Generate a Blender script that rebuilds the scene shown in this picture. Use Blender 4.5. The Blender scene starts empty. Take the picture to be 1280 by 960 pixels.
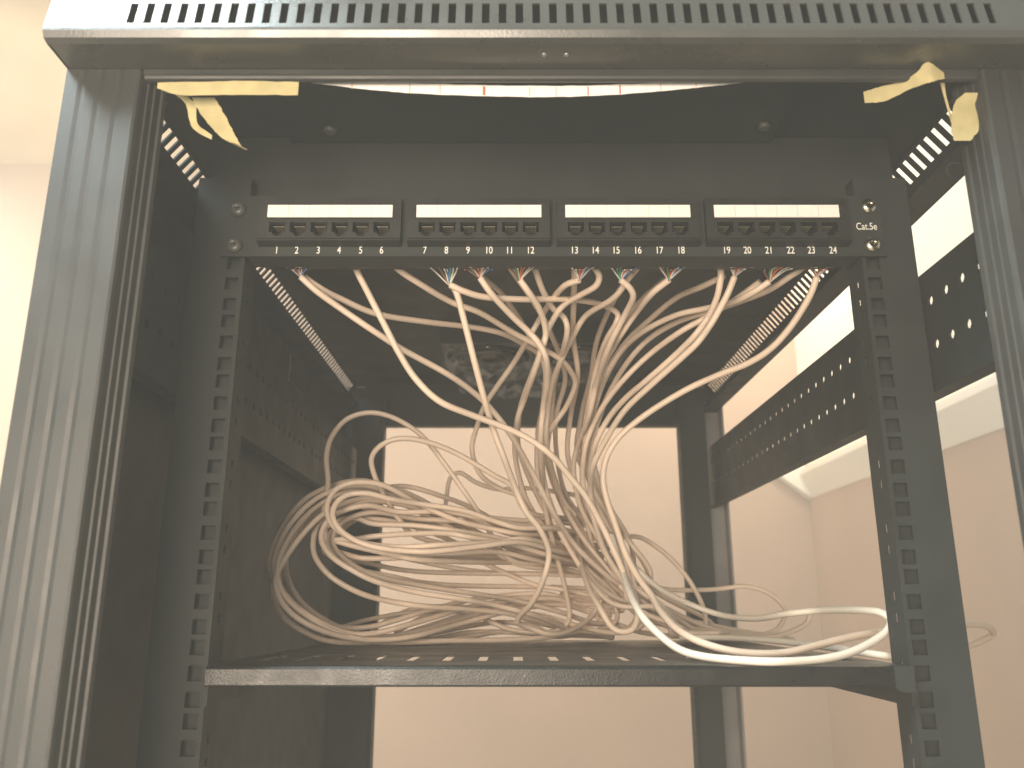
import bpy, math, random
from mathutils import Vector, Matrix
random.seed(7)
SC = bpy.context.scene
COL = SC.collection

# ------------------------------------------------------------------ camera
FPX, TILT = 1038.0, math.radians(15.1)          # focal length in photo pixels (1280 wide), upward tilt
CT, ST = math.cos(TILT), math.sin(TILT)
cd = bpy.data.cameras.new('camera'); cam = bpy.data.objects.new('camera', cd); COL.objects.link(cam)
cd.sensor_width = 36.0; cd.lens = 36.0 * FPX / 1280.0; cd.clip_start = 0.01; cd.clip_end = 100
cam.location = (0, 0, 0); cam.rotation_euler = (math.radians(90) + TILT, 0, 0)
SC.camera = cam
cd.dof.use_dof = True; cd.dof.focus_distance = 0.66; cd.dof.aperture_fstop = 8.0

# ------------------------------------------------------------------ light
w = bpy.data.worlds.new('World'); SC.world = w; w.use_nodes = True
bg = w.node_tree.nodes['Background']; bg.inputs[0].default_value = (0.97, 0.97, 0.90, 1); bg.inputs[1].default_value = 0.30

def area(name, loc, target, size, size_y, energy, color):
    l = bpy.data.lights.new(name, 'AREA'); l.shape = 'RECTANGLE'; l.size = size; l.size_y = size_y
    l.energy = energy; l.color = color
    o = bpy.data.objects.new(name, l); COL.objects.link(o); o.location = loc
    d = Vector(target) - Vector(loc); o.rotation_euler = d.to_track_quat('-Z', 'Y').to_euler()
    return o
area('window_light', (-1.15, -0.40, 1.75), (-0.30, 0.40, 0.32), 0.75, 0.8, 95, (0.84, 0.97, 1.0))
area('room_light', (-0.32, -0.60, 0.02), (0.05, 0.6, 0.14), 0.6, 0.45, 22, (1.0, 0.83, 0.66))
area('wall_wash_back', (0.80, 3.2, 2.2), (0.80, 4.0, 1.0), 0.9, 0.3, 46, (1.0, 0.84, 0.64))  # added wash to brighten the back wall, no fixture seen
area('wall_wash_left', (-2.0, 2.2, 1.1), (-2.3, 4.0, 0.6), 0.8, 0.4, 90, (1.0, 0.88, 0.72))  # added at mid height to whiten the left wall, no fixture seen
area('wall_wash_side', (0.75, 1.7, 2.1), (1.43, 2.6, 1.2), 0.6, 0.4, 17, (1.0, 0.97, 0.90))  # added wash to brighten the upper right wall, no fixture seen

SC.view_settings.view_transform = 'Standard'; SC.view_settings.look = 'None'
SC.view_settings.exposure = 0.0; SC.view_settings.gamma = 1.0; SC.view_settings.use_curve_mapping = False
SC.cycles.use_denoising = True; SC.cycles.max_bounces = 8; SC.cycles.volume_bounces = 1

# ------------------------------------------------------------------ helpers
XC = 0.030                                       # the rack's middle, as seen from the camera
def ray(px, py):
    u = (px - 640) / FPX; v = (480 - py) / FPX
    return u, CT - v * ST, ST + v * CT
def P(px, py, Y):
    u, y, z = ray(px, py); s = Y / y
    return Vector((u * s, Y, z * s))
def Zat(py, Y): return P(640, py, Y).z

class MB:
    def __init__(s): s.v, s.f, s.m, s.sm = [], [], [], []
    def quad(s, pts, mi=0, smooth=False):
        b = len(s.v); s.v += [tuple(p) for p in pts]; s.f.append(tuple(range(b, b + len(pts)))); s.m.append(mi); s.sm.append(smooth)
    def box(s, x0, x1, y0, y1, z0, z1, mi=0):
        b = len(s.v)
        s.v += [(x, y, z) for z in (z0, z1) for y in (y0, y1) for x in (x0, x1)]
        for q in ((0,2,3,1),(4,5,7,6),(0,1,5,4),(2,6,7,3),(0,4,6,2),(1,3,7,5)):
            s.f.append(tuple(b + i for i in q)); s.m.append(mi); s.sm.append(False)
        return s
    def prism(s, prof, a, b_, mp, mi=0, cap=True, smooth=False):
        n = len(prof); b = len(s.v)
        s.v += [tuple(mp(p[0], p[1], a)) for p in prof] + [tuple(mp(p[0], p[1], b_)) for p in prof]
        for i in range(n):
            j = (i + 1) % n; s.f.append((b + i, b + j, b + n + j, b + n + i)); s.m.append(mi); s.sm.append(smooth)
        if cap:
            s.f.append(tuple(b + i for i in reversed(range(n)))); s.m.append(mi); s.sm.append(False)
            s.f.append(tuple(b + n + i for i in range(n))); s.m.append(mi); s.sm.append(False)
        return s
    def plate(s, mp, u0, u1, w0, w1, d0, d1, holes=(), mi=0):
        """a sheet in (u,w), thickness d0..d1, with rectangular openings (u0,u1,w0,w1)"""
        U = sorted({round(t, 6) for t in [u0, u1] + [h[0] for h in holes] + [h[1] for h in holes] if u0 <= t <= u1})
        W = sorted({round(t, 6) for t in [w0, w1] + [h[2] for h in holes] + [h[3] for h in holes] if w0 <= t <= w1})
        nu, nw = len(U) - 1, len(W) - 1
        solid = [[True] * nw for _ in range(nu)]
        for h in holes:
            for i in range(nu):
                cu = (U[i] + U[i+1]) / 2
                if not h[0] < cu < h[1]: continue
                for j in range(nw):
                    if h[2] < (W[j] + W[j+1]) / 2 < h[3]: solid[i][j] = False
        idx = {}
        def vid(i, j, k):
            key = (i, j, k)
            if key not in idx:
                idx[key] = len(s.v); s.v.append(tuple(mp(U[i], W[j], (d0, d1)[k])))
            return idx[key]
        def add(*f): s.f.append(f); s.m.append(mi); s.sm.append(False)
        ok = lambda i, j: 0 <= i < nu and 0 <= j < nw and solid[i][j]
        for i in range(nu):
            for j in range(nw):
                if not solid[i][j]: continue
                add(vid(i,j,0), vid(i+1,j,0), vid(i+1,j+1,0), vid(i,j+1,0))
                add(vid(i,j,1), vid(i,j+1,1), vid(i+1,j+1,1), vid(i+1,j,1))
                if not ok(i-1,j): add(vid(i,j,0), vid(i,j+1,0), vid(i,j+1,1), vid(i,j,1))
                if not ok(i+1,j): add(vid(i+1,j,0), vid(i+1,j,1), vid(i+1,j+1,1), vid(i+1,j+1,0))
                if not ok(i,j-1): add(vid(i,j,0), vid(i,j,1), vid(i+1,j,1), vid(i+1,j,0))
                if not ok(i,j+1): add(vid(i,j+1,0), vid(i+1,j+1,0), vid(i+1,j+1,1), vid(i,j+1,1))
        return s
    def tube(s, pts, r, sides=8, mi=0, closed=False):
        n = len(pts); b = len(s.v)
        t0 = (pts[1] - pts[0]).normalized()
        up = Vector((0, 0, 1)) if abs(t0.z) < 0.9 else Vector((1, 0, 0))
        nrm = (up - t0 * up.dot(t0)).normalized()
        for i, p in enumerate(pts):
            if closed: t = (pts[(i+1) % n] - pts[i-1]).normalized()
            else: t = (pts[min(i+1, n-1)] - pts[max(i-1, 0)]).normalized()
            nrm = (nrm - t * nrm.dot(t)).normalized(); bn = t.cross(nrm)
            rr = r(i / (n - 1)) if callable(r) else r
            for k in range(sides):
                a = 2 * math.pi * k / sides
                s.v.append(tuple(p + nrm * (math.cos(a) * rr) + bn * (math.sin(a) * rr)))
        for i in range(n if closed else n - 1):
            i2 = (i + 1) % n
            for k in range(sides):
                k2 = (k + 1) % sides
                s.f.append((b+i*sides+k, b+i*sides+k2, b+i2*sides+k2, b+i2*sides+k)); s.m.append(mi); s.sm.append(True)
        if not closed:
            s.f.append(tuple(b + k for k in reversed(range(sides)))); s.m.append(mi); s.sm.append(False)
            s.f.append(tuple(b + (n-1)*sides + k for k in range(sides))); s.m.append(mi); s.sm.append(False)
        return s
    def lathe(s, prof, origin, axis, sides=20, mi=0):
        """prof: (radius, along axis)"""
        axis = Vector(axis).normalized(); o = Vector(origin)
        a1 = axis.orthogonal().normalized(); a2 = axis.cross(a1); b = len(s.v)
        for r, h in prof:
            for k in range(sides):
                a = 2 * math.pi * k / sides
                s.v.append(tuple(o + axis * h + a1 * (r * math.cos(a)) + a2 * (r * math.sin(a))))
        for i in range(len(prof) - 1):
            for k in range(sides):
                k2 = (k + 1) % sides
                s.f.append((b+i*sides+k, b+i*sides+k2, b+(i+1)*sides+k2, b+(i+1)*sides+k)); s.m.append(mi); s.sm.append(True)
        s.f.append(tuple(b + k for k in reversed(range(sides)))); s.m.append(mi); s.sm.append(False)
        s.f.append(tuple(b + (len(prof)-1)*sides + k for k in range(sides))); s.m.append(mi); s.sm.append(False)
        return s
    def build(s, name, mats, parent=None, bevel=0, recalc=True):
        me = bpy.data.meshes.new(name); me.from_pydata(s.v, [], s.f)
        for m in (mats if isinstance(mats, (list, tuple)) else [mats]): me.materials.append(m)
        me.polygons.foreach_set('material_index', s.m); me.polygons.foreach_set('use_smooth', s.sm); me.update()
        if recalc:
            import bmesh
            bm = bmesh.new(); bm.from_mesh(me); bmesh.ops.recalc_face_normals(bm, faces=bm.faces); bm.to_mesh(me); bm.free()
        o = bpy.data.objects.new(name, me); COL.objects.link(o)
        if parent is not None: o.parent = parent; o.matrix_parent_inverse = parent.matrix_basis.inverted()
        if bevel:
            md = o.modifiers.new('bevel', 'BEVEL'); md.width = bevel; md.segments = 2; md.limit_method = 'ANGLE'
        return o

def tag(o, label=None, cat=None, group=None, kind=None):
    if label: o['label'] = label
    if cat: o['category'] = cat
    if group: o['group'] = group
    if kind: o['kind'] = kind
    return o
def empty(name, loc=(0, 0, 0)):
    o = bpy.data.objects.new(name, None); COL.objects.link(o); o.location = loc; o.empty_display_size = 0.02
    return o
def catmull(pts, per=10):
    out = []; n = len(pts)
    for i in range(n - 1):
        p0 = pts[i-1] if i else pts[0] * 2 - pts[1]
        p1, p2 = pts[i], pts[i+1]
        p3 = pts[i+2] if i + 2 < n else pts[-1] * 2 - pts[-2]
        for k in range(per):
            t = k / per
            out.append(0.5 * ((2*p1) + (p2-p0)*t + (2*p0-5*p1+4*p2-p3)*t*t + (3*p1-p0-3*p2+p3)*t**3))
    out.append(pts[-1]); return out

# ------------------------------------------------------------------ materials
def mat(name, color, rough=0.5, metal=0.0, spec=0.5, noise=0.0, nscale=40, bump=0.0, bscale=800, sheen=0, trans=0.0, sub=0):
    m = bpy.data.materials.new(name); m.use_nodes = True; nt = m.node_tree; b = nt.nodes['Principled BSDF']
    b.inputs['Base Color'].default_value = (*color, 1); b.inputs['Roughness'].default_value = rough
    b.inputs['Metallic'].default_value = metal; b.inputs['Specular IOR Level'].default_value = spec
    if trans: b.inputs['Transmission Weight'].default_value = trans
    tc = nt.nodes.new('ShaderNodeTexCoord')
    if noise:
        n = nt.nodes.new('ShaderNodeTexNoise'); n.inputs['Scale'].default_value = nscale; n.inputs['Detail'].default_value = 6
        nt.links.new(tc.outputs['Object'], n.inputs['Vector'])
        r = nt.nodes.new('ShaderNodeMapRange'); r.inputs[1].default_value = 0.3; r.inputs[2].default_value = 0.7
        r.inputs[3].default_value = 1 - noise; r.inputs[4].default_value = 1 + noise
        nt.links.new(n.outputs['Fac'], r.inputs[0])
        mx = nt.nodes.new('ShaderNodeVectorMath'); mx.operation = 'SCALE'; mx.inputs[0].default_value = color
        nt.links.new(r.outputs[0], mx.inputs['Scale']); nt.links.new(mx.outputs[0], b.inputs['Base Color'])
        r2 = nt.nodes.new('ShaderNodeMapRange'); r2.inputs[1].default_value = 0.3; r2.inputs[2].default_value = 0.7
        r2.inputs[3].default_value = max(0.05, rough - 0.08); r2.inputs[4].default_value = min(1, rough + 0.1)
        nt.links.new(n.outputs['Fac'], r2.inputs[0]); nt.links.new(r2.outputs[0], b.inputs['Roughness'])
    if bump:
        n2 = nt.nodes.new('ShaderNodeTexNoise'); n2.inputs['Scale'].default_value = bscale; n2.inputs['Detail'].default_value = 3
        nt.links.new(tc.outputs['Object'], n2.inputs['Vector'])
        bp = nt.nodes.new('ShaderNodeBump'); bp.inputs['Strength'].default_value = bump; bp.inputs['Distance'].default_value = 0.0006
        nt.links.new(n2.outputs['Fac'], bp.inputs['Height']); nt.links.new(bp.outputs[0], b.inputs['Normal'])
    return m
M = {}
M['coat'] = mat('black powder coat', (0.036, 0.036, 0.033), 0.45, spec=0.5, noise=0.12, nscale=25, bump=0.28, bscale=1100)
M['coat_fine'] = mat('black enamel', (0.030, 0.033, 0.031), 0.58, spec=0.3, noise=0.10, nscale=30, bump=0.12, bscale=1200)
M['coat_lid'] = mat('glossy lid enamel', (0.060, 0.060, 0.053), 0.30, spec=1.0, noise=0.03, nscale=25, bump=0.15, bscale=700)
M['coat_lip'] = mat('shelf enamel', (0.014, 0.013, 0.011), 0.30, spec=0.45, noise=0.15, nscale=60, bump=0.3, bscale=1000)
M['plastic'] = mat('black plastic', (0.020, 0.020, 0.018), 0.45, noise=0.08, nscale=60)
M['gloss'] = mat('glossy black plastic', (0.03, 0.03, 0.028), 0.18)
M['cavity'] = mat('jack plastic', (0.02, 0.02, 0.018), 0.5)
M['contact'] = mat('gold contacts', (0.75, 0.68, 0.5), 0.35, metal=0.8)
M['paper'] = mat('white paper', (0.90, 0.87, 0.82), 0.75, noise=0.03, nscale=200)
M['paper_line'] = mat('printed divider', (0.72, 0.52, 0.42), 0.8)
M['red_mark'] = mat('red print', (0.5, 0.14, 0.09), 0.8)
M['ink'] = mat('white print', (0.85, 0.82, 0.74), 0.6)
M['steel'] = mat('nickel screw', (0.80, 0.72, 0.55), 0.22, metal=1.0)
M['dull'] = mat('blackened screw', (0.10, 0.10, 0.09), 0.35, metal=0.3)
M['post_lit'] = mat('rear post painted lit', (0.30, 0.28, 0.27), 0.5, metal=0.2, noise=0.1, nscale=30)  # pale tone paints the light on the right rear post's face
M['zinc'] = mat('zinc bolt', (0.5, 0.5, 0.48), 0.4, metal=0.8)
M['tape'] = mat('masking tape', (0.50, 0.43, 0.22), 0.7, noise=0.12, nscale=90, bump=0.3, bscale=400)
M['jacket'] = mat('cream pvc jacket', (0.73, 0.585, 0.46), 0.45, noise=0.07, nscale=35)
M['jacket_lit'] = mat('lit cream pvc jacket', (0.82, 0.75, 0.64), 0.42, noise=0.05, nscale=35)  # brighter copy of the cream jacket, strong light put into its colour
for k, c in dict(white=(0.75,0.72,0.66), blue=(0.12,0.20,0.5), green=(0.06,0.33,0.17), orange=(0.62,0.17,0.05), brown=(0.28,0.13,0.07)).items():
    M['w_' + k] = mat(k + ' wire', c, 0.45)
M['wall'] = mat('beige wall paint', (0.42, 0.315, 0.25), 0.85, noise=0.05, nscale=2.5, bump=0.1, bscale=150)
M['wall_white'] = mat('white wall paint', (0.80, 0.77, 0.70), 0.85, noise=0.03, nscale=2, bump=0.1, bscale=150)
M['ceiling'] = mat('ceiling paint', (0.62, 0.53, 0.40), 0.9, noise=0.06, nscale=4)
M['floor'] = mat('floor tile', (0.45, 0.38, 0.30), 0.6, noise=0.1, nscale=5)

# ------------------------------------------------------------------ the room
YB, XR, ZC, ZF = 4.0, 1.43, 2.30, -0.85
tag(MB().box(-3.2, XR + 0.1, YB, YB + 0.1, ZF, ZC + 0.1).build('wall_back', M['wall']), kind='structure')
wr = tag(MB().box(XR, XR + 0.1, 1.2, YB - 0.003, ZF, 0.57).build('wall_right', M['wall']), kind='structure')
MB().box(XR, XR + 0.1, 1.2, YB - 0.003, 0.57, ZC - 0.003).build('upper_wall', M['wall_white'], wr)
prof = [(0, 0.506), (0.006, 0.500), (-0.055, 0.625), (-0.055, 0.640), (0, 0.655)]
mb = MB().prism([(0.0, 0.506), (-0.05, 0.615), (-0.05, 0.640), (0.0, 0.652)], 1.2, YB - 0.04, lambda a, b, t: (XR - 0.002 + a, t, b))
mb.build('cornice', M['wall_white'], wr)
mb = MB()
a = [Vector((XR - 0.003, YB - 0.004, 0.500)), Vector((XR - 0.003, YB - 0.004, 0.640)), Vector((XR - 0.20, YB - 0.004, 0.790)), Vector((XR - 0.20, YB - 0.004, 0.650))]
mb.v = [tuple(p) for p in a] + [tuple(p + Vector((0, -0.034, 0.01))) for p in a]
mb.f = [(0,1,2,3), (4,7,6,5), (0,4,5,1), (1,5,6,2), (2,6,7,3), (3,7,4,0)]; mb.m = [0]*6; mb.sm = [False]*6
mb.build('raking_cornice', M['wall_white'], wr)
tag(MB().box(-3.2, XR + 0.1, 1.6, YB - 0.003, ZC, ZC + 0.1).build('ceiling', M['ceiling']), kind='structure')
tag(MB().box(-3.2, XR + 0.1, -1.0, YB - 0.003, ZF - 0.1, ZF).build('floor', M['floor']), kind='structure')

# ------------------------------------------------------------------ the rack
rack = empty('server_rack', (XC, 0.86, ZF))
bpy.context.view_layer.update()
tag(rack, 'black steel open-front server rack with a slotted lid and one missing side panel', 'server rack')
R = lambda x: XC + x
ZB = ZF + 0.004
YF, YRAIL, YREAR = 0.44, 0.560, 1.285

def post_profile(sgn):
    # (x towards the middle, y): grooved front face, stepped return
    p = [(0.302, YF)]
    x = 0.302
    for gx in (0.2915, 0.2805, 0.2690):
        p += [(gx + 0.0026, YF), (gx + 0.0010, YF + 0.0003), (gx, YF + 0.0005), (gx - 0.0010, YF + 0.0003), (gx - 0.0026, YF)]
    p += [(0.2585, YF), (0.2570, YF + 0.0006), (0.2560, YF + 0.0022), (0.2546, YF + 0.0060), (0.2535, YF + 0.0064), (0.2524, YF + 0.0100),
          (0.2512, YF + 0.0104), (0.2500, YF + 0.0145), (0.2484, YF + 0.0150), (0.2474, YF + 0.0175),
          (0.2480, YF + 0.0190), (0.2860, YF + 0.0190), (0.302, YF + 0.0190)]
    return [(R(sgn * a), b) for a, b in p]
for s in (-1, 1):
    MB().prism(post_profile(s), ZB, 0.3182, lambda a, b, t: (a, b, t)).build('front_post', M['coat'], rack)
    # rear post: a light folded column, the right one coloured as if lit
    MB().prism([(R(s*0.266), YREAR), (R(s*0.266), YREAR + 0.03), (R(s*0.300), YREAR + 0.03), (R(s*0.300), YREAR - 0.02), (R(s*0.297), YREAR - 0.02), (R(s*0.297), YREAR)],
               ZB, 0.316, lambda a, b, t: (a, b, t)).build('rear_post', M['post_lit'] if s > 0 else M['coat_fine'], rack)
# front cross bar under the lid, same stepped section
cb = [(YF, 0.318), (YF, 0.3150), (YF + 0.0012, 0.3142), (YF + 0.0020, 0.3128), (YF + 0.0040, 0.3120), (YF + 0.0060, 0.3128), (YF + 0.0060, 0.318)]
MB().prism(cb, R(-0.255), R(0.255), lambda a, b, t: (t, a, b)).build('front_cross_bar', M['coat'], rack)
MB().box(R(-0.265), R(0.265), YREAR + 0.002, YREAR + 0.022, 0.279, 0.345).build('rear_cross_bar', M['coat_fine'], rack, bevel=0.001)
MB().box(R(-0.30), R(0.30), 0.48, YREAR - 0.022, ZB, ZB + 0.03).build('base_plate', M['coat_fine'], rack, bevel=0.002)

# lid: tray with a slotted front, slotted side chamfers and a roof sheet
ZL = 0.3185
lid = MB()
YL = 0.411
fp = [(YL + 0.006, ZL), (YL + 0.0018, ZL + 0.0012), (YL, ZL + 0.005), (YL, 0.3255)]
for i in range(3):
    (ya, za), (yb, zb) = fp[i], fp[i+1]
    lid.quad([(R(-0.302), ya, za), (R(0.302), ya, za), (R(0.302), yb, zb), (R(-0.302), yb, zb)], 0, True)
lid.quad([(R(-0.302), YL + 0.006, ZL), (R(0.302), YL + 0.006, ZL), (R(0.302), YF + 0.0004, ZL), (R(-0.302), YF + 0.0004, ZL)])
fm = lambda u, ww, d: (u, YL + (ww - 0.3255) * 0.19 + d, ww)
slots = [(R(x), R(x + 0.0045), 0.3285, 0.3446) for x in [(-0.2545 + 0.00985 * i) for i in range(52)]]
lid.plate(fm, R(-0.302), R(0.302), 0.3255, 0.3530, 0, 0.0014, slots)
lid.box(R(-0.302), R(-0.2555), YF + 0.0001, YF + 0.038, ZL + 0.0002, ZL + 0.0006).box(R(0.2555), R(0.302), YF + 0.0001, YF + 0.038, ZL + 0.0002, ZL + 0.0006)
lidob = lid.build('lid', M['coat_lid'], rack, recalc=False)
roof = MB().box(R(-0.288), R(0.288), YL + 0.004, 1.33, 0.3535, 0.3550)
roof.build('roof_sheet', M['coat_fine'], lidob)
for s in (-1, 1):
    sk = MB()
    sk.box(min(R(s*0.302), R(s*0.3006)), max(R(s*0.302), R(s*0.3006)), YL + 0.0065, 1.33, ZL, 0.336)
    L = math.hypot(0.014, 0.0175)
    def sm(u, ww, d, s=s):
        t = ww / L; return (R(s * (0.302 - 0.014 * t - 0.78 * d)), u, 0.336 + 0.0175 * t - 0.62 * d)
    ss = [(y, y + 0.0066, L * 0.14, L * 0.88) for y in [0.508 + 0.0118 * i for i in range(68)]]
    sk.plate(sm, YL + 0.0075, 1.33, 0.0, L, 0, 0.0014, ss)
    sk.build('lid_side', M['coat_fine'], lidob)
MB().box(R(-0.302), R(0.302), 1.331, 1.3325, ZL, 0.3535).build('lid_back', M['coat_fine'], lidob)
MB().box(R(-0.20), R(0.17), 0.475, 0.572, 0.3475, 0.3495).build('roof_plate', M['coat_fine'], lidob)
MB().box(R(-0.262), R(0.262), 0.5735, 0.5755, 0.296, 0.3530).build('roof_stiffener', M['coat_fine'], lidob)
for (px, py) in ((955, 155), (413, 160)):
    c = P(px, py, Zat(py, 1.0) and 0.3475 / Zat(py, 1.0))
    MB().lathe([(0.0055, 0), (0.0055, 0.003), (0.0035, 0.0045)], c, (0, 0, -1), 6).build('roof_nut', M['dull'], lidob)
for px in (680, 708):
    c = P(px, 68, ZL / Zat(68, 1.0)); c.z = ZL
    MB().lathe([(0.0016, 0), (0.0012, 0.0008)], c, (0, 0, -1), 10).build('rivet', M['zinc'], lidob)

# 19 inch rails
PB = 0.2486                                        # bottom of the patch panel's rack unit
def rail_holes(u0, u1):
    h = []
    for k in range(-24, 2):
        for o in (0.00635, 0.02223, 0.0381):
            zc = PB + k * 0.04445 + o
            if ZB + 0.05 < zc < 0.29: h.append((min(u0, u1), max(u0, u1), zc - 0.00475, zc + 0.00475))
    return h
for s in (-1, 1):
    for (Y, d) in ((YRAIL, 1), (1.235, 1)):
        mb = MB()
        a, b = sorted((R(s*0.2265), R(s*0.264)))
        mb.plate(lambda u, ww, dd: (u, Y + dd, ww), a, b, ZB + 0.03, 0.311, 0, 0.0018, rail_holes(R(s*0.2278), R(s*(0.2372 if Y < 1 else 0.2310))))
        fh = []
        for k in range(-24, 2):
            for o in (0.012, 0.026):
                zc = PB + k * 0.04445 + o
                if ZB + 0.05 < zc < 0.30: fh.append((Y + 0.0105, Y + 0.0150, zc - 0.0028, zc + 0.0028))
        mb.plate(lambda u, ww, dd: (R(s * (0.2247 + dd)), u, ww), Y, Y + 0.026, ZB + 0.03, 0.311, 0, 0.0017, fh)
        a, b = sorted((R(s*0.2625), R(s*0.2640)))
        mb.box(a, b, Y + 0.0019, Y + 0.0085, ZB + 0.03, 0.311)
        a, b = sorted((R(s*0.2265), R(s*0.2640)))
        mb.box(a, b, Y + 0.0086, Y + 0.0098, ZB + 0.03, 0.311)
        mb.build('mounting_rail', M['coat_fine'], rack)
# side beams (perforated) and upper angles
for s in (-1, 1):
    holes = []
    for zc in (0.2130, 0.1805):
        for i in range(36):
            yc = 0.4955 + 0.0213 * i
            r1, r2 = 0.0034, 0.0016
            holes += [(yc - r1, yc + r1, zc - r2, zc + r2), (yc - r2, yc + r2, zc - r1, zc + r1), (yc - 0.0026, yc + 0.0026, zc - 0.0026, zc + 0.0026)]
    mb = MB().plate(lambda u, ww, dd: (R(s * (0.270 + dd)), u, ww), 0.4605, YREAR - 0.003, 0.148, 0.236, 0, 0.0016, holes)
    a, b = sorted((R(s*0.2717), R(s*0.284)))
    mb.box(a, b, 0.4605, YREAR - 0.003, 0.148, 0.1496).box(a, b, 0.4605, YREAR - 0.003, 0.2344, 0.236)
    mb.build('side_beam', M['coat_fine'], rack)
    a, b = sorted((R(s*0.270), R(s*0.2718)))
    a2, b2 = sorted((R(s*0.2719), R(s*0.294)))
    MB().box(a, b, 0.4605, YREAR - 0.003, 0.299, 0.307).box(a2, b2, 0.4605, YREAR - 0.003, 0.299, 0.3006).build('upper_side_angle', M['coat_fine'], rack)
    for zc in (0.2130, 0.1805):
        c = (R(s*0.2698), 0.4720, zc)
        MB().lathe([(0.0052, 0), (0.0052, 0.002), (0.0035, 0.0032)], c, (-s, 0, 0), 14).build('bolt', M['zinc'], rack)
# left side panel (closed)
sp = MB().box(R(-0.2965), R(-0.2950), 0.4605, YREAR - 0.022, ZB + 0.03, 0.316).build('side_panel', M['coat_fine'], rack)
MB().box(R(-0.2949), R(-0.291), 0.935, 0.940, 0.243, 0.290).build('latch', M['zinc'], sp)
MB().box(R(-0.2949), R(-0.288), 0.955, 0.995, 0.249, 0.254).build('latch', M['zinc'], sp)
# hook near the top of the open side
c = P(1195, 210, 0.475)
MB().tube([c + Vector((0.0045 * math.cos(t), 0.001 * t, 0.0045 * math.sin(t))) for t in [0.6 + 0.3 * i for i in range(16)]], 0.0008, 6).build('hook', M['coat_fine'], rack)

# two roof fans
for fx in (-0.062, 0.062):
    cx, cy, zt, zb = R(fx), 1.075, 0.3533, 0.328
    fan = MB()
    sq = 0.0595; n = 32
    ring = [(cx + 0.0565 * math.cos(2*math.pi*k/n), cy + 0.0565 * math.sin(2*math.pi*k/n)) for k in range(n)]
    def sqp(k):
        a = 2*math.pi*k/n; c_, s_ = math.cos(a), math.sin(a); q = sq / max(abs(c_), abs(s_)); return (cx + c_*q, cy + s_*q)
    outer = [sqp(k) for k in range(n)]
    for k in range(n):
        j = (k + 1) % n
        fan.quad([(*ring[k], zb), (*ring[j], zb), (*outer[j], zb), (*outer[k], zb)])
        fan.quad([(*ring[k], zb), (*ring[k], zt), (*ring[j], zt), (*ring[j], zb)])
        fan.quad([(*outer[k], zb), (*outer[j], zb), (*outer[j], zt), (*outer[k], zt)])
    fo = fan.build('fan', M['plastic'], rack)
    MB().lathe([(0.020, 0), (0.020, 0.015), (0.017, 0.018)], (cx, cy, zt - 0.004), (0, 0, -1), 24).build('hub', M['gloss'], fo)
    for k in range(7):
        a = 2 * math.pi * k / 7 + fx * 9; bl = MB(); q = []
        for (rr, da) in ((0.0205, -0.32), (0.0545, -0.30), (0.0545, 0.33), (0.0205, 0.30)):
            q.append((cx + rr*math.cos(a+da), cy + rr*math.sin(a+da), zt - 0.012 + da * 0.018))
        bl.v = q + [(x, y, z + 0.0012) for x, y, z in q]
        bl.f = [(0,1,2,3), (4,7,6,5), (0,4,5,1), (1,5,6,2), (2,6,7,3), (3,7,4,0)]; bl.m = [0]*6; bl.sm = [False]*6
        bl.build('blade', M['gloss'], fo)
    g = MB()
    for rr in (0.016, 0.027, 0.038, 0.049):
        g.tube([Vector((cx + rr*math.cos(2*math.pi*k/28), cy + rr*math.sin(2*math.pi*k/28), zb - 0.003)) for k in range(28)], 0.0008, 6, closed=True)
    for k in range(4):
        a = math.pi/4 + k*math.pi/2
        g.tube([Vector((cx + rr*math.cos(a), cy + rr*math.sin(a), zb - 0.0016)) for rr in (0.014, 0.03, 0.05, 0.070)], 0.0008, 6)
    g.build('guard', M['plastic'], fo)

# ------------------------------------------------------------------ shelf
ZS, YS0, YS1 = -0.0352, 0.5535, 0.985
shelf = MB()
hs = []
for y0_, y1_ in ((0.606, 0.668),):
    for i in range(17):
        xx = -0.204 + 0.0255 * i
        hs.append((R(xx - 0.0035), R(xx + 0.0035), y0_, y1_))
shelf.plate(lambda u, ww, d: (u, ww, ZS - d), R(-0.2235), R(0.2235), YS0 + 0.003, YS1, 0, 0.0010, hs)
so = shelf.build('rack_shelf', M['coat'])
tag(so, 'black vented steel shelf across the rack, carrying the cable tangle', 'shelf')
lip = MB().prism([(YS0 + 0.0029, ZS), (YS0 + 0.0010, ZS - 0.0006), (YS0, ZS - 0.0022), (YS0, ZS - 0.0115), (YS0 + 0.0006, ZS - 0.0127), (YS0 + 0.004, ZS - 0.0127), (YS0 + 0.004, ZS - 0.0118), (YS0 + 0.0015, ZS - 0.0112), (YS0 + 0.0015, ZS - 0.003), (YS0 + 0.0029, ZS - 0.0013)],
                 R(-0.2235), R(0.2110), lambda a, b, t: (t, a, b))
lip.build('front_lip', M['coat_lip'], so)
MB().box(R(-0.2235), R(0.2235), YS1 + 0.0003, YS1 + 0.0016, ZS - 0.0120, ZS + 0.0).build('back_lip', M['coat_fine'], so)
for s in (-1, 1):
    a, b = sorted((R(s*0.2237), R(s*0.2224)))
    MB().box(a, b, YS0 + 0.004, YS1, ZS - 0.025, ZS - 0.0014).build('side_flange', M['coat_fine'], so)
MB().prism([(0.2112, -0.0002), (0.2235, -0.0002), (0.2235, -0.0160), (0.2150, -0.0160), (0.2112, -0.0132)], YS0 - 0.0006, YS0 + 0.004, lambda a, b, t: (R(a), t, ZS + b)).build('corner_bracket', M['coat_fine'], so)

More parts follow.
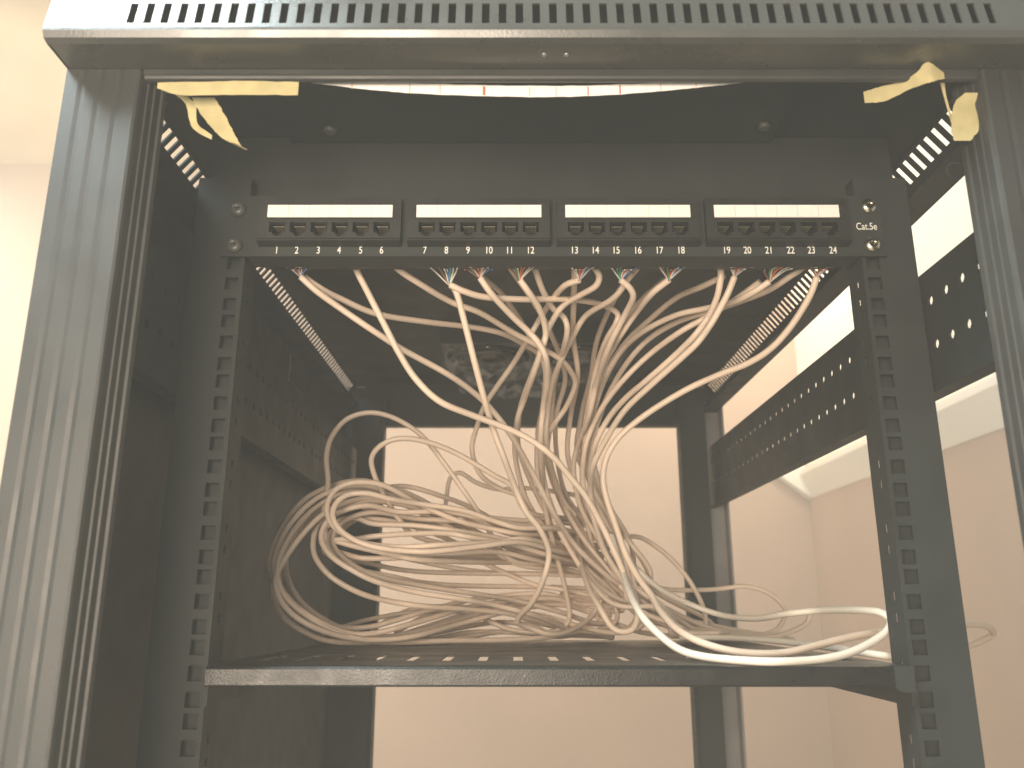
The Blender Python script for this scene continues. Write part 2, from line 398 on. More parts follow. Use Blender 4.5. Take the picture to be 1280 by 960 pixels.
# ------------------------------------------------------------------ patch panel
YP = 0.556
pp = empty('patch_panel', (XC, YP, 0.27)); bpy.context.view_layer.update()
tag(pp, 'black 24-port network patch panel with four white label strips, screwed between the rails', 'patch panel')
ZP0, ZP1 = 0.2458, 0.2940
CEN = (-0.162, -0.054, 0.054, 0.162)
mod_w = 0.0515
face = MB()
wins = [(R(c - 0.0465), R(c + 0.0465), 0.2575, 0.2715) for c in CEN]
face.plate(lambda u, ww, d: (u, YP + d, ww), R(-0.2413), R(0.2413), ZP0, ZP1, 0, 0.0016, wins)
face.build('face_plate', M['coat_fine'], pp)
MB().box(R(-0.222), R(0.222), YP + 0.0018, YP + 0.020, ZP0, ZP0 + 0.0014).build('bottom_flange', M['coat_fine'], pp)
MB().box(R(-0.222), R(0.222), YP + 0.0018, YP + 0.020, ZP1 - 0.0014, ZP1).build('top_flange', M['coat_fine'], pp)
MB().box(R(-0.218), R(0.218), YP + 0.0200, YP + 0.034, 0.2500, 0.2890).build('circuit_board', M['plastic'], pp)
YM = YP - 0.0065
zs0, zs1 = 0.2732, 0.2830                            # label strip
n_port = 0
for c in CEN:
    hol = []
    for i in range(6):
        x = c + (i - 2.5) * 0.0151
        hol += [(R(x - 0.0058), R(x + 0.0058), 0.2618, 0.2696), (R(x - 0.0034), R(x + 0.0034), 0.2600, 0.2618), (R(x - 0.0018), R(x + 0.0018), 0.2586, 0.2600)]
    mo = MB()
    mo.plate(lambda u, ww, d: (u, YM + d, ww), R(c - mod_w), R(c + mod_w), 0.2572, 0.2722, 0, 0.0060, hol)
    mo.box(R(c - mod_w), R(c + mod_w), YM, YP - 0.0004, 0.2838, 0.2890)
    mo.box(R(c - mod_w), R(c - 0.0455), YM, YP - 0.0004, 0.2723, 0.2837).box(R(c + 0.0455), R(c + mod_w), YM, YP - 0.0004, 0.2723, 0.2837)
    mo.prism([(YM, 0.2571), (YM - 0.0018, 0.2555), (YM - 0.0018, 0.2545), (YP - 0.0004, 0.2530), (YP - 0.0004, 0.2571)], R(c - mod_w), R(c + mod_w), lambda a, b, t: (t, a, b))
    m_ = mo.build('port_module', M['plastic'], pp)
    st = MB().box(R(c - 0.0453), R(c + 0.0453), YM - 0.0006, YM + 0.0010, zs0 + 0.0002, zs1)
    for i in range(1, 6):
        x = c - 0.0453 + i * 0.0151
        st.box(R(x - 0.00014), R(x + 0.00014), YM - 0.0008, YM - 0.00062, zs0 + 0.0006, zs1 - 0.0004, 1)
    st.build('label_strip', [M['paper'], M['paper_line']], m_)
    for i in range(6):
        x = c + (i - 2.5) * 0.0151; n_port += 1
        po = MB(); y0, y1 = YM + 0.0061, YM + 0.0190; x0, x1, z0, z1 = R(x - 0.0062), R(x + 0.0062), 0.2582, 0.2700
        po.quad([(x0, y1, z0), (x1, y1, z0), (x1, y1, z1), (x0, y1, z1)])
        po.quad([(x0, y0, z0), (x1, y0, z0), (x1, y1, z0), (x0, y1, z0)]); po.quad([(x0, y0, z1), (x1, y0, z1), (x1, y1, z1), (x0, y1, z1)])
        po.quad([(x0, y0, z0), (x0, y1, z0), (x0, y1, z1), (x0, y0, z1)]); po.quad([(x1, y0, z0), (x1, y1, z0), (x1, y1, z1), (x1, y0, z1)])
        for k in range(8):
            xx = R(x) + (k - 3.5) * 0.0010
            po.box(xx - 0.0003, xx + 0.0003, YM + 0.0048, YM + 0.0145, 0.2680, 0.2684, 1)
        po.build('port', [M['cavity'], M['contact']], m_, recalc=False)
def text(body, loc, size, sx, parent, name):
    cu = bpy.data.curves.new(name, 'FONT'); cu.body = body; cu.size = size; cu.align_x = 'CENTER'; cu.align_y = 'CENTER'; cu.offset = 0.00006
    tmp = bpy.data.objects.new('tmp_text', cu); COL.objects.link(tmp)
    bpy.context.view_layer.update()
    me = bpy.data.meshes.new_from_object(tmp.evaluated_get(bpy.context.evaluated_depsgraph_get()))
    bpy.data.objects.remove(tmp); bpy.data.curves.remove(cu)
    me.name = name; me.materials.clear(); me.materials.append(M['ink'])
    me.transform(Matrix.Translation(loc) @ Matrix.Rotation(math.radians(90), 4, 'X') @ Matrix.Diagonal((sx, 1, 1, 1)))
    o = bpy.data.objects.new(name, me); COL.objects.link(o); o.parent = parent; o.matrix_parent_inverse = parent.matrix_basis.inverted()
    return o
NUMPX = (346,371,398,424,451,477, 531,558,585,611,637,663, 718,744,770,797,824,851, 908,934,961,988,1014,1041)
for i, px in enumerate(NUMPX):
    c = P(px, 312, YP)
    text(str(i + 1), (c.x, YP - 0.0003, 0.2502), 0.0080, 0.72, pp, 'port_number')
text('Cat.5e', (P(1083, 284, YP).x, YP - 0.0003, Zat(283.5, YP)), 0.0078, 0.74, pp, 'category_lettering')
for (px, py) in ((1085, 258), (1090, 306), (298, 262), (293, 307)):
    c = P(px, py, YP - 0.0004); c.y = YP - 0.0004
    sc_ = MB().lathe([(0.0058, 0), (0.0058, 0.0008), (0.0052, 0.0022), (0.0036, 0.0033), (0.0012, 0.0036), (0.0010, 0.0022)], c, (0, -1, 0), 22)
    so_ = sc_.build('screw', M['steel'] if px > 640 else M['dull'], pp)
    MB().box(c.x - 0.0022, c.x + 0.0022, c.y - 0.0038, c.y - 0.0030, c.z - 0.0005, c.z + 0.0005).build('screw_slot', M['cavity'], so_)

# ------------------------------------------------------------------ cables
RC = 0.0026
def path(pts, ys, r=RC, pre=None):
    """photo trace -> points in the rack; ys = distances spread along the trace; never below the shelf"""
    d = [0]
    for a, b in zip(pts, pts[1:]): d.append(d[-1] + math.hypot(b[0]-a[0], b[1]-a[1]))
    out = []
    for (px, py), s in zip(pts, d):
        t = s / d[-1] * (len(ys) - 1); i = min(int(t), len(ys) - 2); f = t - i; f = f*f*(3-2*f)
        Y = ys[i] * (1 - f) + ys[i+1] * f
        if isinstance(ys, tuple): Y = ys[len(out)]
        p = P(px, py, Y); zmin = ZS + r + 0.0003
        if p.z < zmin and p.x < R(0.224):
            z1 = Zat(py, 1.0)
            if z1 < 0: Y2 = zmin / z1; p = P(px, py, max(0.556, Y2))
        out.append(p)
    return out
TAIL = ('cream network cables',)
tail_n = [0]
def cable(label, pts, ys, r=RC, fan=None, mtl='jacket', group='cream network cables', tail=None):
    if tail is None: tail = group in TAIL and pts[-1][1] > 738 and not 'hanging bend' in label and not 'curling back' in label and not 'port 23' in label
    if tail:
        j = lambda q: random.uniform(-q, q)
        pts = [p for p in pts if p[1] < 735]
        pts = [(p[0] + (30 * ((p[1] - 560) / 140) ** 1.3 if p[1] > 560 else 0), p[1]) for p in pts]
        x = pts[-1][0]; y = pts[-1][1]; tail_n[0] += 1; k = tail_n[0]
        ye = ys[-1]
        if k % 5:                                            # sweeps on to the lower right
            e = random.uniform(838, 945); q_ = random.uniform(-14, 8)
            pts = pts + [(x * 0.45 + 803 * 0.55 + j(6), max(y + 22, 742) + j(9)), (816 + j(14), 768 + q_), (0.5 * 830 + 0.5 * e, 783 + q_ * 0.6), (e, 792 + q_ * 0.3), (e + 46 + j(25), 795 + j(4))]
            yz = random.uniform(0.80, 0.96); ys = list(ys) + [ye * 0.5 + yz * 0.5, yz, yz]
        else:                                                # folds back along the shelf under the coil
            pts = pts + [(x + 22 + j(5), max(y + 24, 752) + j(5)), (x + 26 + j(5), 779 + j(4)), (x - 4, 792 + j(2)), (x - 48, 786 + j(5)), (x - 100, 772 + j(7)), (x - 160, 762 + j(8)), (x - 225, 770 + j(10)), (x - 280, 792 + j(5))]
            ys = list(ys) + [0.90, 0.93, 0.94]
    root = empty('network_cable', P(*pts[0], ys[0])); bpy.context.view_layer.update()
    tag(root, label, 'cable', group)
    pl = path(pts, ys, r)
    if fan is None and pts[0][1] < 340 : pl = [pl[0] + Vector((-0.002, 0.004, 0.014))] + pl
    sm = catmull(pl, 9)
    MB().tube(sm, r, 9).build('jacket', M[mtl], root)
    if fan:
        st = sm[0]; dirv = (sm[3] - sm[0]).normalized()
        for k, (dx, colr) in enumerate(fan):
            e = Vector((st.x + dx, YP + 0.024 + random.uniform(-0.003, 0.006), 0.2475))
            b = st - Vector((0, 0, -0.004)) + Vector((dx * 0.25, 0, 0.002))
            q = catmull([st + dirv * 0.004 + Vector((dx * 0.08, -0.001, 0)), st + Vector((dx * 0.12, -0.0012, 0.0005)), b.lerp(e, 0.45) + Vector((dx * 0.15, -0.001, 0)), e], 6)
            MB().tube(q, 0.00062, 6).build('wire', M['w_' + colr], root)
    return root
F = lambda s: [(d * 0.001, c) for d, c in s]
f_a = F([(-9,'white'),(-6,'blue'),(-2.5,'orange'),(0.5,'white'),(4,'white'),(8,'blue')])
f_b = F([(-13,'white'),(-7,'brown'),(-3,'white'),(-0.5,'blue'),(1.5,'green'),(4,'white'),(7,'white')])
f_c = F([(-11,'brown'),(-7,'white'),(-1,'orange'),(1.5,'orange'),(3,'white'),(7,'white'),(10,'blue')])
f_d = F([(-9,'brown'),(-4,'green'),(-2,'white'),(1,'orange'),(3,'orange'),(8,'white'),(11,'white')])
f_e = F([(-7,'white'),(-4,'white'),(-1,'orange'),(1.2,'orange'),(4,'white'),(6,'blue'),(9,'white')])
f_f = F([(-9,'white'),(-5,'green'),(-2.5,'green'),(1,'white'),(3,'orange'),(6,'white'),(8.5,'blue'),(10,'blue')])
f_g = F([(-10,'white'),(-8,'brown'),(-4,'green'),(-1,'brown'),(1.5,'orange'),(4,'white'),(7.5,'blue'),(9.5,'white')])

cable('cream cable under port 2 sloping in front of the tangle to the shelf',
      [(376,346),(396,364),(425,385),(460,409),(502,436),(560,468),(595,493),(617,515),(640,546),(661,590),(677,640),(690,674),(705,698),(729,726),(758,747),(790,768),(812,785)],
      [0.600, 0.62, 0.66, 0.71, 0.76], fan=f_a)
cable('cream cable under port 2 swinging flat towards the middle behind port 5 cable',
      [(380,346),(400,360),(425,373),(470,392),(530,402),(590,409),(628,417),(656,431),(674,444),(682,468),(678,510),(672,545),(668,600),(680,668),(705,735),(728,786)],
      [0.606, 0.65, 0.72, 0.80, 0.86], fan=f_a[2:4])
cable('cream cable dropping below port 5 and ending in a hanging bend on the shelf',
      [(444,333),(460,366),(480,405),(498,440),(520,474),(550,502),(590,519),(625,532),(660,548),(690,570),(714,598),(733,622),(754,660),(777,710),(791,745),(797,768),(792,785),(779,790),(764,783),(748,757),(735,732),(724,695),(722,655),(726,620)],
      [0.600, 0.61, 0.65, 0.69, 0.74, 0.93])
cable('cream cable under port 6 running right, then hooking down beneath port 13',
      [(494,333),(530,358),(565,378),(600,391),(640,415),(670,431),(700,449),(714,465),(719,481),(708,508),(692,532),(681,556),(674,600),(682,660),(702,720),(735,788)],
      [0.600, 0.65, 0.70, 0.77, 0.85])
cable('cream cable from port 8 running level across, then turning down under port 15',
      [(562,356),(580,364),(605,371),(650,374),(710,374),(750,380),(771,391),(770,404),(758,425),(747,455),(738,495),(730,540),(725,580),(718,630),(716,690),(740,770)],
      [0.600, 0.63, 0.68, 0.77, 0.86], fan=f_b)
cable('cream cable dropping steeply from port 8 and curling back at the coil',
      [(566,357),(572,370),(580,400),(590,440),(603,490),(616,535),(630,572),(645,612),(658,640),(675,662),(686,690),(680,722),(666,752),(650,770),(648,779),(662,785),(688,793),(712,789),(738,772),(752,750)],
      [0.604, 0.62, 0.66, 0.70, 0.73, 0.80, 0.88], fan=f_b[2:5])
cable('cream cable from red wires under port 10, slanting to the bundle',
      [(600,347),(615,368),(640,395),(660,414),(674,430),(683,450),(684,480),(679,510),(676,560),(668,640),(690,760)],
      [0.600, 0.64, 0.73, 0.83, 0.88], fan=f_c)
cable('cream cable from green and orange wires under port 12',
      [(650,350),(660,364),(672,382),(680,402),(682,420),(676,440),(666,470),(655,500),(646,530),(643,580),(652,640),(690,700),(725,780)],
      [0.602, 0.65, 0.74, 0.84, 0.90], fan=f_d)
cable('cream cable emerging behind the level cable between ports 12 and 13',
      [(668,333),(678,362),(690,384),(704,396),(709,410),(706,430),(698,458),(690,490),(684,530),(682,580),(692,640),(712,700),(740,775)],
      [0.612, 0.67, 0.76, 0.86, 0.90])
cable('cream cable from port 13 sweeping down leftwards to a small hook',
      [(724,350),(706,357),(690,375),(674,400),(660,424),(640,457),(608,503),(596,534),(590,562),(600,592),(621,609),(650,620)],
      [0.604, 0.70, 0.78, 0.84, 0.88], fan=f_e)
cable('cream cable curling round under port 14',
      [(742,332),(749,345),(744,358),(725,369),(704,382),(690,402),(680,425),(670,455),(655,495),(648,525),(650,570),(668,640),(695,700),(722,770)],
      [0.606, 0.66, 0.75, 0.84, 0.90])
cable('cream cable kinked sharply under port 15',
      [(776,350),(788,361),(791,373),(781,394),(765,425),(755,450),(745,482),(736,520),(722,558),(713,590),(714,640),(735,700),(765,760)],
      [0.602, 0.66, 0.75, 0.83, 0.86], fan=f_f)
cable('cream cable passing behind the kinked cable of port 15',
      [(790,340),(780,357),(765,374),(733,394),(716,421),(701,451),(690,482),(685,515),(684,560),(692,620),(716,690),(748,765)],
      [0.615, 0.70, 0.78, 0.88, 0.92])
cable('cream cable from port 17 bending down to the bundle',
      [(836,350),(815,367),(795,391),(775,420),(760,446),(748,472),(738,502),(733,540),(729,580),(736,640),(758,700),(785,755)],
      [0.600, 0.66, 0.74, 0.80, 0.84], fan=f_g)
cable('cream cable under port 19, upper of the close pair',
      [(901,338),(899,360),(894,378),(884,398),(868,420),(845,443),(810,474),(782,498),(760,524),(744,556),(734,590),(730,640),(744,700),(772,765)],
      [0.600, 0.63, 0.67, 0.73, 0.78], fan=None)
cable('cream cable under port 20, lower of the close pair',
      [(918,346),(911,364),(902,382),(888,406),(872,428),(850,449),(813,482),(780,514),(756,552),(738,584),(729,616),(726,650),(729,690),(742,730),(770,770)],
      [0.600, 0.62, 0.66, 0.71, 0.77], fan=f_e)
cable('faint cream cable fanning out behind the port 19 pair',
      [(905,345),(880,357),(846,372),(815,397),(785,425),(762,458),(748,490),(738,530),(734,580),(748,640),(775,710),(798,765)],
      [0.625, 0.72, 0.80, 0.86, 0.88])
cable('cream cable from port 21 wires arching left',
      [(962,352),(940,366),(915,378),(880,386),(845,394),(806,413),(778,437),(758,470),(745,505),(735,550),(732,600),(750,670),(780,740)],
      [0.604, 0.68, 0.76, 0.82, 0.84], fan=f_d)
cable('cream cable leaving under port 22 and arching over the port 21 cable',
      [(1004,332),(985,347),(960,363),(930,375),(895,387),(850,401),(812,423),(785,452),(764,486),(750,520),(740,560),(744,620),(764,680),(792,750)],
      [0.606, 0.66, 0.73, 0.78, 0.82])
cable('cream cable crossing low behind the port 19 pair',
      [(950,352),(920,374),(884,396),(850,415),(812,443),(780,474),(755,506),(740,535),(730,566),(722,610),(728,670),(752,740)],
      [0.625, 0.68, 0.73, 0.78, 0.82])
cable('cream cable from port 23 falling to the shelf and out past the right rail',
      [(1021,346),(1014,366),(1002,388),(984,414),(962,437),(935,454),(900,468),(860,486),(818,511),(787,534),(768,554),(757,576),(754,600),(759,626),(769,655),(782,692),(798,722),(814,744),
       (826,765),(850,789),(885,806),(930,816),(980,816),(1020,807),(1060,797),(1095,791),(1130,787),(1175,783),(1217,780),(1235,784),(1242,791),(1235,797),(1222,803),(1200,812)],
      (.600,.606,.614,.624,.635,.648,.662,.676,.690,.700,.704,.706,.706,.705,.702,.696,.687,.674,
       .655,.625,.606,.598,.600,.610,.625,.640,.660,.680,.700,.710,.720,.725,.730,.735), fan=f_c, r=0.0027)

W = 'cream cables coloured as lit'
cable('cream cable, coloured as brightly lit, making a wide loop at the front of the shelf',
      [(764,668),(774,700),(786,738),(802,769),(824,793),(848,811),(876,820),(920,825),(970,827),(1026,824),(1067,814),(1100,796),(1113,781),(1106,768),(1081,763),(1026,763),(985,767),(944,773),(903,769),(862,755),(821,733),(790,705)],
      [0.76, 0.62, 0.572, 0.57, 0.60, 0.70, 0.80, 0.86], r=0.0027, mtl='jacket_lit', group=W)
cable('thin tan cable arching over in front of the rear right post',
      [(740,690),(765,675),(796,671),(818,682),(838,698),(859,722),(876,752),(882,777),(874,794),(850,797)],
      [0.92, 0.93, 0.92, 0.90], group='tan loops on the shelf')
cable('tan cable loop reaching right across the open side',
      [(790,728),(835,737),(889,737),(930,733),(958,740),(977,755),(981,770),(970,787),(944,795),(900,796),(850,794)],
      [0.92, 0.94, 0.93, 0.90, 0.90], group='tan loops on the shelf')
cable('short tan loop rising beside the lit-toned loop',
      [(880,792),(930,797),(971,795),(1003,783),(1012,770),(1005,762)],
      [0.86, 0.85, 0.84, 0.84], group='tan loops on the shelf')
cable('pale cable lying straight along the shelf to the right rail',
      [(850,797),(900,797),(966,801),(1020,807),(1075,815),(1125,823),(1150,827)],
      [0.80, 0.78, 0.70, 0.62, 0.60], mtl='jacket_lit', group=W)
for lab, pts, ys in (
    ('tan cable branching low from the bundle to the rear', [(760,700),(800,728),(840,752),(880,772),(900,790)], [0.90, 0.92, 0.95]),
    ('dark tan cable under the bundle on the shelf', [(700,742),(750,770),(800,790),(860,795),(890,780)], [0.94, 0.93, 0.93])):
    cable(lab, pts, ys, group='tan loops on the shelf')

G = 'coiled cable loops'
COIL = [
 ('highest thin loop rising above the coil', [(640,700),(599,641),(564,591),(536,554),(515,535),(486,520),(458,516),(432,525),(414,547),(408,572),(410,603),(405,640),(410,680),(430,706)], [0.86, 0.84, 0.82, 0.80, 0.80]),
 ('second loop, with a narrow bend inside the highest one', [(660,640),(640,608),(617,594),(573,568),(536,553),(503,548),(479,555),(465,571),(467,591),(479,617),(498,648),(520,670)], [0.82, 0.80, 0.78, 0.80, 0.84]),
 ('shadowed thin bend against the back wall gap', [(556,640),(559,615),(563,598),(575,591),(597,604),(625,612),(655,610)], [0.98, 0.98, 0.96]),
 ('outermost coil strand at the far left', [(640,700),(600,672),(554,650),(507,626),(470,604),(442,601),(409,609),(379,626),(352,658),(336,697),(341,724),(362,751),(397,774),(432,785),(465,783),(489,777),(536,763),(600,748),(680,742)], [0.90, 0.86, 0.82, 0.80, 0.84, 0.90]),
 ('coil strand running down to lie along the shelf', [(650,690),(610,672),(570,650),(525,624),(490,610),(460,608),(424,617),(392,636),(364,668),(348,704),(351,736),(373,762),(410,786),(450,799),(490,803),(560,801),(630,800),(690,796),(730,790)], [0.90, 0.86, 0.80, 0.76, 0.78, 0.84, 0.86]),
 ('coil strand just inside the outer pair', [(660,680),(600,640),(545,618),(505,608),(470,612),(432,618),(398,637),(372,664),(358,694),(360,724),(376,752),(404,774),(440,790),(480,796),(530,787),(590,769),(660,752),(720,745)], [0.92, 0.86, 0.82, 0.82, 0.86, 0.92]),
 ('pale outer coil strand next to the outermost one', [(650,706),(604,680),(560,658),(512,634),(474,612),(444,607),(414,614),(385,631),(358,662),(342,699),(346,726),(367,755),(402,779),(438,792),(470,791),(500,784),(545,771),(606,755),(690,748)], [0.86, 0.82, 0.78, 0.77, 0.80, 0.88]),
 ('outer coil strand crossing the others at the left end', [(640,668),(590,648),(530,632),(480,622),(440,626),(405,642),(375,672),(352,706),(344,730),(356,758),(384,780),(425,795),(470,800),(520,795),(575,780),(640,763),(700,756)], [0.84, 0.80, 0.76, 0.76, 0.80, 0.88]),
 ('low coil strand sagging at the left bottom', [(470,640),(430,628),(395,645),(360,685),(342,722),(341,745),(355,772),(384,792),(416,802),(460,803),(510,797),(560,784),(620,766),(690,752)], [0.88, 0.84, 0.82, 0.82, 0.86, 0.92]),
 ('front coil strand with the tightest inner bend', [(690,660),(650,660),(620,652),(578,638),(526,630),(489,624),(461,617),(437,618),(421,628),(416,645),(424,661),(443,675),(470,684),(510,689),(545,689),(600,683),(650,678),(700,690)], [0.80, 0.78, 0.74, 0.72, 0.73, 0.78]),
 ('front coil strand wrapping the tightest bend', [(700,670),(655,668),(610,660),(570,650),(520,628),(480,607),(445,603),(420,612),(409,632),(413,652),(430,668),(455,679),(500,684),(554,681),(620,678),(660,674),(710,690)], [0.82, 0.79, 0.75, 0.725, 0.74, 0.79]),
 ('coil strand slanting down across the middle', [(640,655),(560,640),(500,640),(460,632),(425,640),(406,656),(402,676),(414,695),(437,711),(470,727),(519,740),(578,749),(620,757),(670,770),(720,790)], [0.82, 0.80, 0.76, 0.75, 0.78, 0.84]),
 ('lower coil strand slanting under the middle one', [(640,650),(590,645),(540,640),(500,630),(460,627),(422,637),(400,652),(392,672),(394,696),(414,721),(449,741),(484,751),(531,758),(590,762),(640,768),(700,784)], [0.84, 0.82, 0.78, 0.77, 0.80, 0.86]),
 ('coil strand twinned above the lower slanting one', [(640,660),(580,652),(520,648),(470,640),(436,648),(418,664),(418,684),(440,706),(476,722),(525,732),(590,742),(640,750),(700,765)], [0.86, 0.82, 0.79, 0.78, 0.82, 0.88]),
 ('level coil strand below the front bends', [(480,650),(440,650),(412,668),(418,686),(436,694),(458,698),(500,697),(554,693),(620,690),(660,698),(710,712)], [0.84, 0.81, 0.79, 0.80, 0.84]),
 ('level coil strand crossing the top of the gap', [(400,670),(420,652),(445,648),(468,655),(519,657),(566,663),(620,672),(670,684),(720,700)], [0.80, 0.80, 0.80, 0.80, 0.84]),
 ('bright level strand through the middle of the coil', [(420,676),(445,674),(472,670),(519,667),(560,667),(590,672),(640,681),(690,695)], [0.77, 0.765, 0.76, 0.78, 0.82]),
 ('pale strand arched behind the front bends', [(405,690),(430,660),(452,647),(480,645),(520,652),(560,656),(600,655),(660,668),(710,690)], [0.90, 0.90, 0.90, 0.90]),
 ('rear strand drooping from the coil to the bundle', [(480,690),(540,690),(590,698),(631,716),(669,731),(704,737),(740,745)], [0.92, 0.92, 0.92, 0.90]),
 ('rear strand rising from the shelf behind the coil', [(470,801),(530,790),(590,772),(640,757),(690,747),(740,752)], [0.92, 0.94, 0.94]),
 ('lowest rear strand curving up to the bundle', [(500,802),(560,788),(620,778),(665,782),(690,795),(715,793),(735,780)], [0.95, 0.95, 0.93]),
]
def into_bundle(p):
    return [(max(p[0] + 38, 716) + random.uniform(-6, 6), p[1] + 7 + random.uniform(-4, 6)), (756 + random.uniform(-8, 10), min(786, p[1] + 16 + random.uniform(-4, 8)))]
def far_end(p):
    y1 = min(790, max(690, p[1] + 25))
    return [(p[0] + 55, p[1] + 14 if p[1] < 760 else p[1]), (p[0] + 125, y1), (690, y1 + 3), (752 + random.uniform(-8, 8), y1 + 6)]
COIL2 = []
for lab, pts, ys in COIL:
    pts, ys = list(pts), list(ys)
    if pts[-1][0] > 600 and pts[-1][0] < 745: pts = pts + into_bundle(pts[-1]); ys = ys + [0.93]
    elif pts[-1][0] <= 600: pts = pts + far_end(pts[-1]); ys = ys + [0.92, 0.94]
    if pts[0][0] > 600: pts = into_bundle(pts[0])[::-1] + pts; ys = [0.93] + ys
    elif pts[0][0] <= 560 and 'shadowed' not in lab: pts = far_end(pts[0])[::-1] + pts; ys = [0.94, 0.92] + ys
    COIL2.append((lab, pts, ys))
for lab, pts, ys in COIL2:
    cable('cream cable, ' + lab, pts, ys, group=G)

for px, prt, x0 in ((585, 'ninth', 690), (637, 'eleventh', 704), (718, 'thirteenth', 716), (797, 'sixteenth', 730), (851, 'eighteenth', 742)):
    j = lambda q: random.uniform(-q, q)
    cable('cream cable hidden behind the front cables, dropping from under the %s port' % prt,
          [(px, 333), (px * 0.6 + x0 * 0.4, 372 + j(6)), (px * 0.25 + x0 * 0.75, 418 + j(6)), (x0 + 4 + j(5), 470), (x0 - 4 + j(5), 520), (x0 - 6 + j(6), 570), (x0 + 2 + j(8), 620), (x0 + 14 + j(9), 670), (x0 + 30 + j(9), 715), (x0 + 40 + j(10), 755), (x0 + 46 + j(10), 788)],
          [0.615, 0.72, 0.82, 0.88, 0.90 + j(0.03), 0.88 + j(0.05)])
# crumpled clear film hanging under the roof fans
fm_ = bpy.data.materials.new('clear film'); fm_.use_nodes = True; nt = fm_.node_tree; b_ = nt.nodes['Principled BSDF']
b_.inputs['Base Color'].default_value = (0.9, 0.9, 0.88, 1); b_.inputs['Roughness'].default_value = 0.12; b_.inputs['Specular IOR Level'].default_value = 1.0
tr = nt.nodes.new('ShaderNodeBsdfTransparent'); mxs = nt.nodes.new('ShaderNodeMixShader'); lw = nt.nodes.new('ShaderNodeTexNoise'); lw.inputs['Scale'].default_value = 60
mr = nt.nodes.new('ShaderNodeMapRange'); mr.inputs[1].default_value = 0.4; mr.inputs[2].default_value = 0.75; mr.inputs[3].default_value = 0.02; mr.inputs[4].default_value = 0.28
tcn = nt.nodes.new('ShaderNodeTexCoord'); nt.links.new(tcn.outputs['Object'], lw.inputs['Vector']); nt.links.new(lw.outputs['Fac'], mr.inputs[0])
nt.links.new(mr.outputs[0], mxs.inputs[0]); nt.links.new(tr.outputs[0], mxs.inputs[1]); nt.links.new(b_.outputs[0], mxs.inputs[2])
nt.links.new(mxs.outputs[0], nt.nodes['Material Output'].inputs['Surface'])
mb = MB(); NU, NV = 46, 18
from mathutils import noise as mnoise
for i in range(NU + 1):
    for j in range(NV + 1):
        u, v = i / NU, j / NV
        q = Vector((u * 9, v * 4, 1.7)); n1 = mnoise.noise(q); n2 = mnoise.noise(q * 2.3 + Vector((4, 1, 9)))
        mb.v.append((R(-0.115 + 0.225 * u) + 0.010 * n2, 1.0 + 0.13 * v + 0.012 * n1, 0.318 - 0.022 * math.sin(math.pi * u) + 0.020 * n1 + 0.012 * n2 - 0.012 * v))
for i in range(NU):
    for j in range(NV):
        a = i * (NV + 1) + j; mb.f.append((a, a + 1, a + NV + 2, a + NV + 1)); mb.m.append(0); mb.sm.append(False)
tag(mb.build('plastic_wrap', fm_), 'crumpled clear plastic film under the roof behind the cables', 'plastic film')

# ------------------------------------------------------------------ tape and the loose paper strip
def ribbon(name, label, cat, pts, widths, mtl, thick=0.00025, per=8, group=None):
    """pts: list of (centre, across-vector) ; a thin band with thickness"""
    C = catmull([p[0] for p in pts], per); A = catmull([p[1] for p in pts], per); Wd = catmull([Vector((x, 0, 0)) for x in widths], per)
    mb = MB(); n = len(C)
    for i in range(n):
        a = A[i].normalized() * (Wd[i].x / 2)
        t = (C[min(i+1, n-1)] - C[max(i-1, 0)]).normalized(); nn = t.cross(a.normalized()) * thick
        k = 1 + 0.05 * random.uniform(-1, 1)
        mb.v += [tuple(C[i] - a * k), tuple(C[i] + a * k), tuple(C[i] + a * k + nn), tuple(C[i] - a * k + nn)]
    for i in range(n - 1):
        for (p, q) in ((0,1),(1,2),(2,3),(3,0)):
            mb.f.append((4*i+p, 4*i+q, 4*i+4+q, 4*i+4+p)); mb.m.append(0); mb.sm.append(False)
    mb.f += [(3,2,1,0), (4*n-4, 4*n-3, 4*n-2, 4*n-1)]; mb.m += [0,0]; mb.sm += [False]*2
    o = mb.build(name, mtl); 
    if label: tag(o, label, cat, group)
    return o
Zv, Xv = Vector((0, 0, 1)), Vector((1, 0, 0))
yt = 0.4380
TG = 'torn masking tape scraps'
def tp(px, py, Y=yt): return P(px, py, Y)
ribbon('masking_tape', 'straight strip of yellow masking tape along the top bar', 'tape', [(tp(197,107,0.4365), Zv), (tp(230,111,0.4365), Zv), (tp(300,110,0.4365), Zv), (tp(373,111,0.4365), Zv)], [0.004, 0.009, 0.0095, 0.009], M['tape'], group=TG)
ribbon('masking_tape', 'narrow curled end of yellow tape hanging beside the wider flap', 'tape', [(tp(222,116,0.450), Xv), (tp(238,130,0.452), Xv), (tp(241,148,0.455), Xv + Zv*0.2), (tp(246,160,0.455), Xv + Zv*0.8), (tp(265,172,0.452), Zv)], [0.006, 0.006, 0.0045, 0.004, 0.003], M['tape'], group=TG)
ribbon('masking_tape', 'wide flap of yellow tape hanging down from the strip', 'tape', [(tp(254,122,0.447), Xv), (tp(266,143,0.452), Xv - Zv*0.15), (tp(280,165,0.458), Xv - Zv*0.3), (tp(292,180,0.459), Xv - Zv*0.5), (tp(303,184,0.452), Xv - Zv*0.6)], [0.014, 0.016, 0.015, 0.013, 0.008], M['tape'], group=TG)
ribbon('masking_tape', 'twisted yellow tape folded over the top bar at the open side', 'tape', [(tp(1080,122,0.452), Zv), (tp(1105,117,0.450), Zv), (tp(1132,107,0.445), Zv - Xv*0.2), (tp(1150,98,0.4375), Zv - Xv*0.3), (tp(1163,90,0.434), Zv - Xv*0.1), (tp(1180,95,0.436), Zv)], [0.008, 0.0105, 0.007, 0.009, 0.0130, 0.004], M['tape'], group=TG)
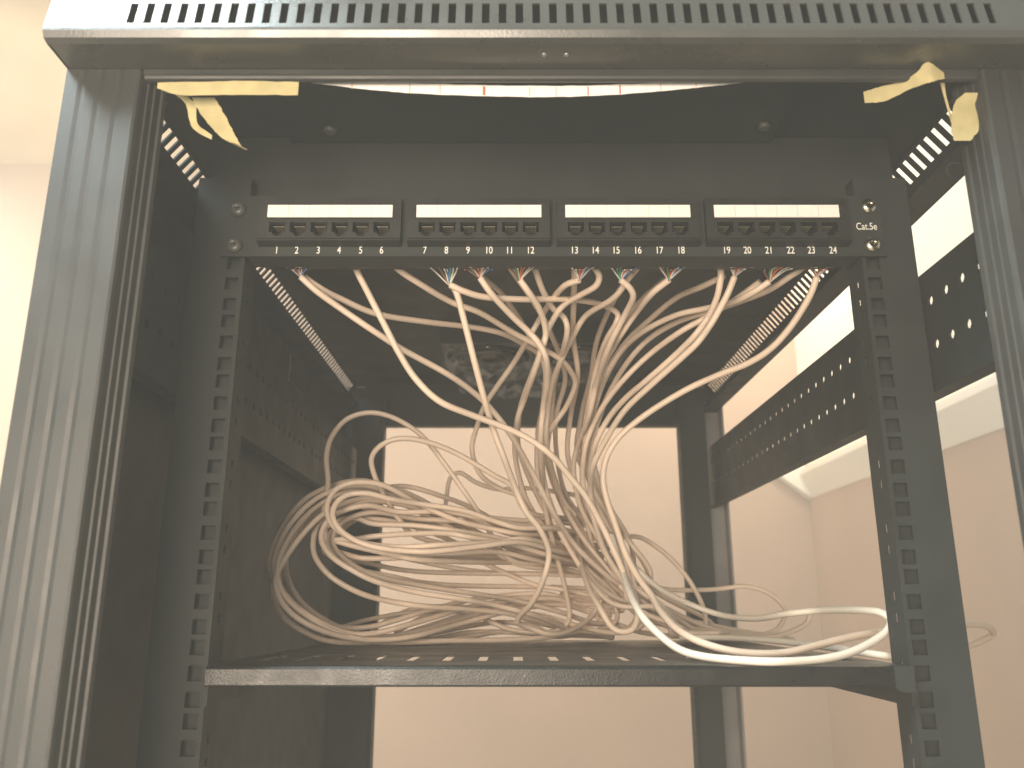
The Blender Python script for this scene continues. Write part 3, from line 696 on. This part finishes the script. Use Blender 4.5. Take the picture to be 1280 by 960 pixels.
ribbon('masking_tape', 'thin edge of yellow tape running down to the patch', 'tape', [(tp(1177,100,0.446), Xv), (tp(1181,120,0.447), Xv), (tp(1188,145,0.449), Xv), (tp(1194,165,0.450), Xv)], [0.003, 0.0016, 0.0016, 0.002], M['tape'], group=TG)
ribbon('masking_tape', 'square patch of yellow tape stuck on the post by the open side', 'tape', [(tp(1214,116,0.4445), Xv), (tp(1208,128,0.4465), Xv), (tp(1206,145,0.4465), Xv), (tp(1206,162,0.4465), Xv), (tp(1203,176,0.4465), Xv)], [0.008, 0.014, 0.0165, 0.0165, 0.010], M['tape'], group=TG)

yp = 0.4500
strip_px = [(372,100),(420,104),(470,107.5),(530,111),(605,113.5),(680,114.5),(740,113.5),(800,110.5),(860,106),(910,102),(975,97)]
ps = ribbon('paper_strip', 'bowed white paper strip with red marks hanging under the top bar', 'paper strip', [(tp(x, y, yp), Zv) for x, y in strip_px], [0.0012, 0.0038] + [0.0062, 0.0074, 0.0078, 0.0078, 0.0074, 0.0066, 0.0054, 0.0040, 0.0012], M['paper'], thick=0.0003)
for (x, y, m_, wd) in ((605,113.5,'red_mark',0.0016), (440,105.3,'paper_line',0.0008), (512,110,'paper_line',0.0008), (550,111.8,'paper_line',0.0008), (662,114.4,'paper_line',0.0008), (695,114.3,'paper_line',0.0008), (735,113.6,'red_mark',0.0007), (775,112,'red_mark',0.0009), (826,108.8,'paper_line',0.0008), (870,105.2,'paper_line',0.0006)):
    c = tp(x, y, yp - 0.0006)
    MB().box(c.x - wd/2, c.x + wd/2, c.y - 0.0001, c.y + 0.0001, c.z - 0.0030, c.z + 0.0030).build('printed_mark', M[m_], ps)

# ------------------------------------------------------------------ added mist standing in for a lens veil
hz = bpy.data.materials.new('lens_veil'); hz.use_nodes = True; nt = hz.node_tree; nt.nodes.clear()
om = nt.nodes.new('ShaderNodeOutputMaterial'); pv = nt.nodes.new('ShaderNodeVolumePrincipled')
pv.inputs['Color'].default_value = (0.95, 0.97, 0.93, 1); pv.inputs['Density'].default_value = 0.085
nt.links.new(pv.outputs[0], om.inputs['Volume'])
tag(MB().box(-3.5, 1.75, -2.3, 4.3, -1.72, 2.55).build('lens_veil', hz), 'added thin pale mist standing in for a lens veil', 'lens_veil', kind='stuff')
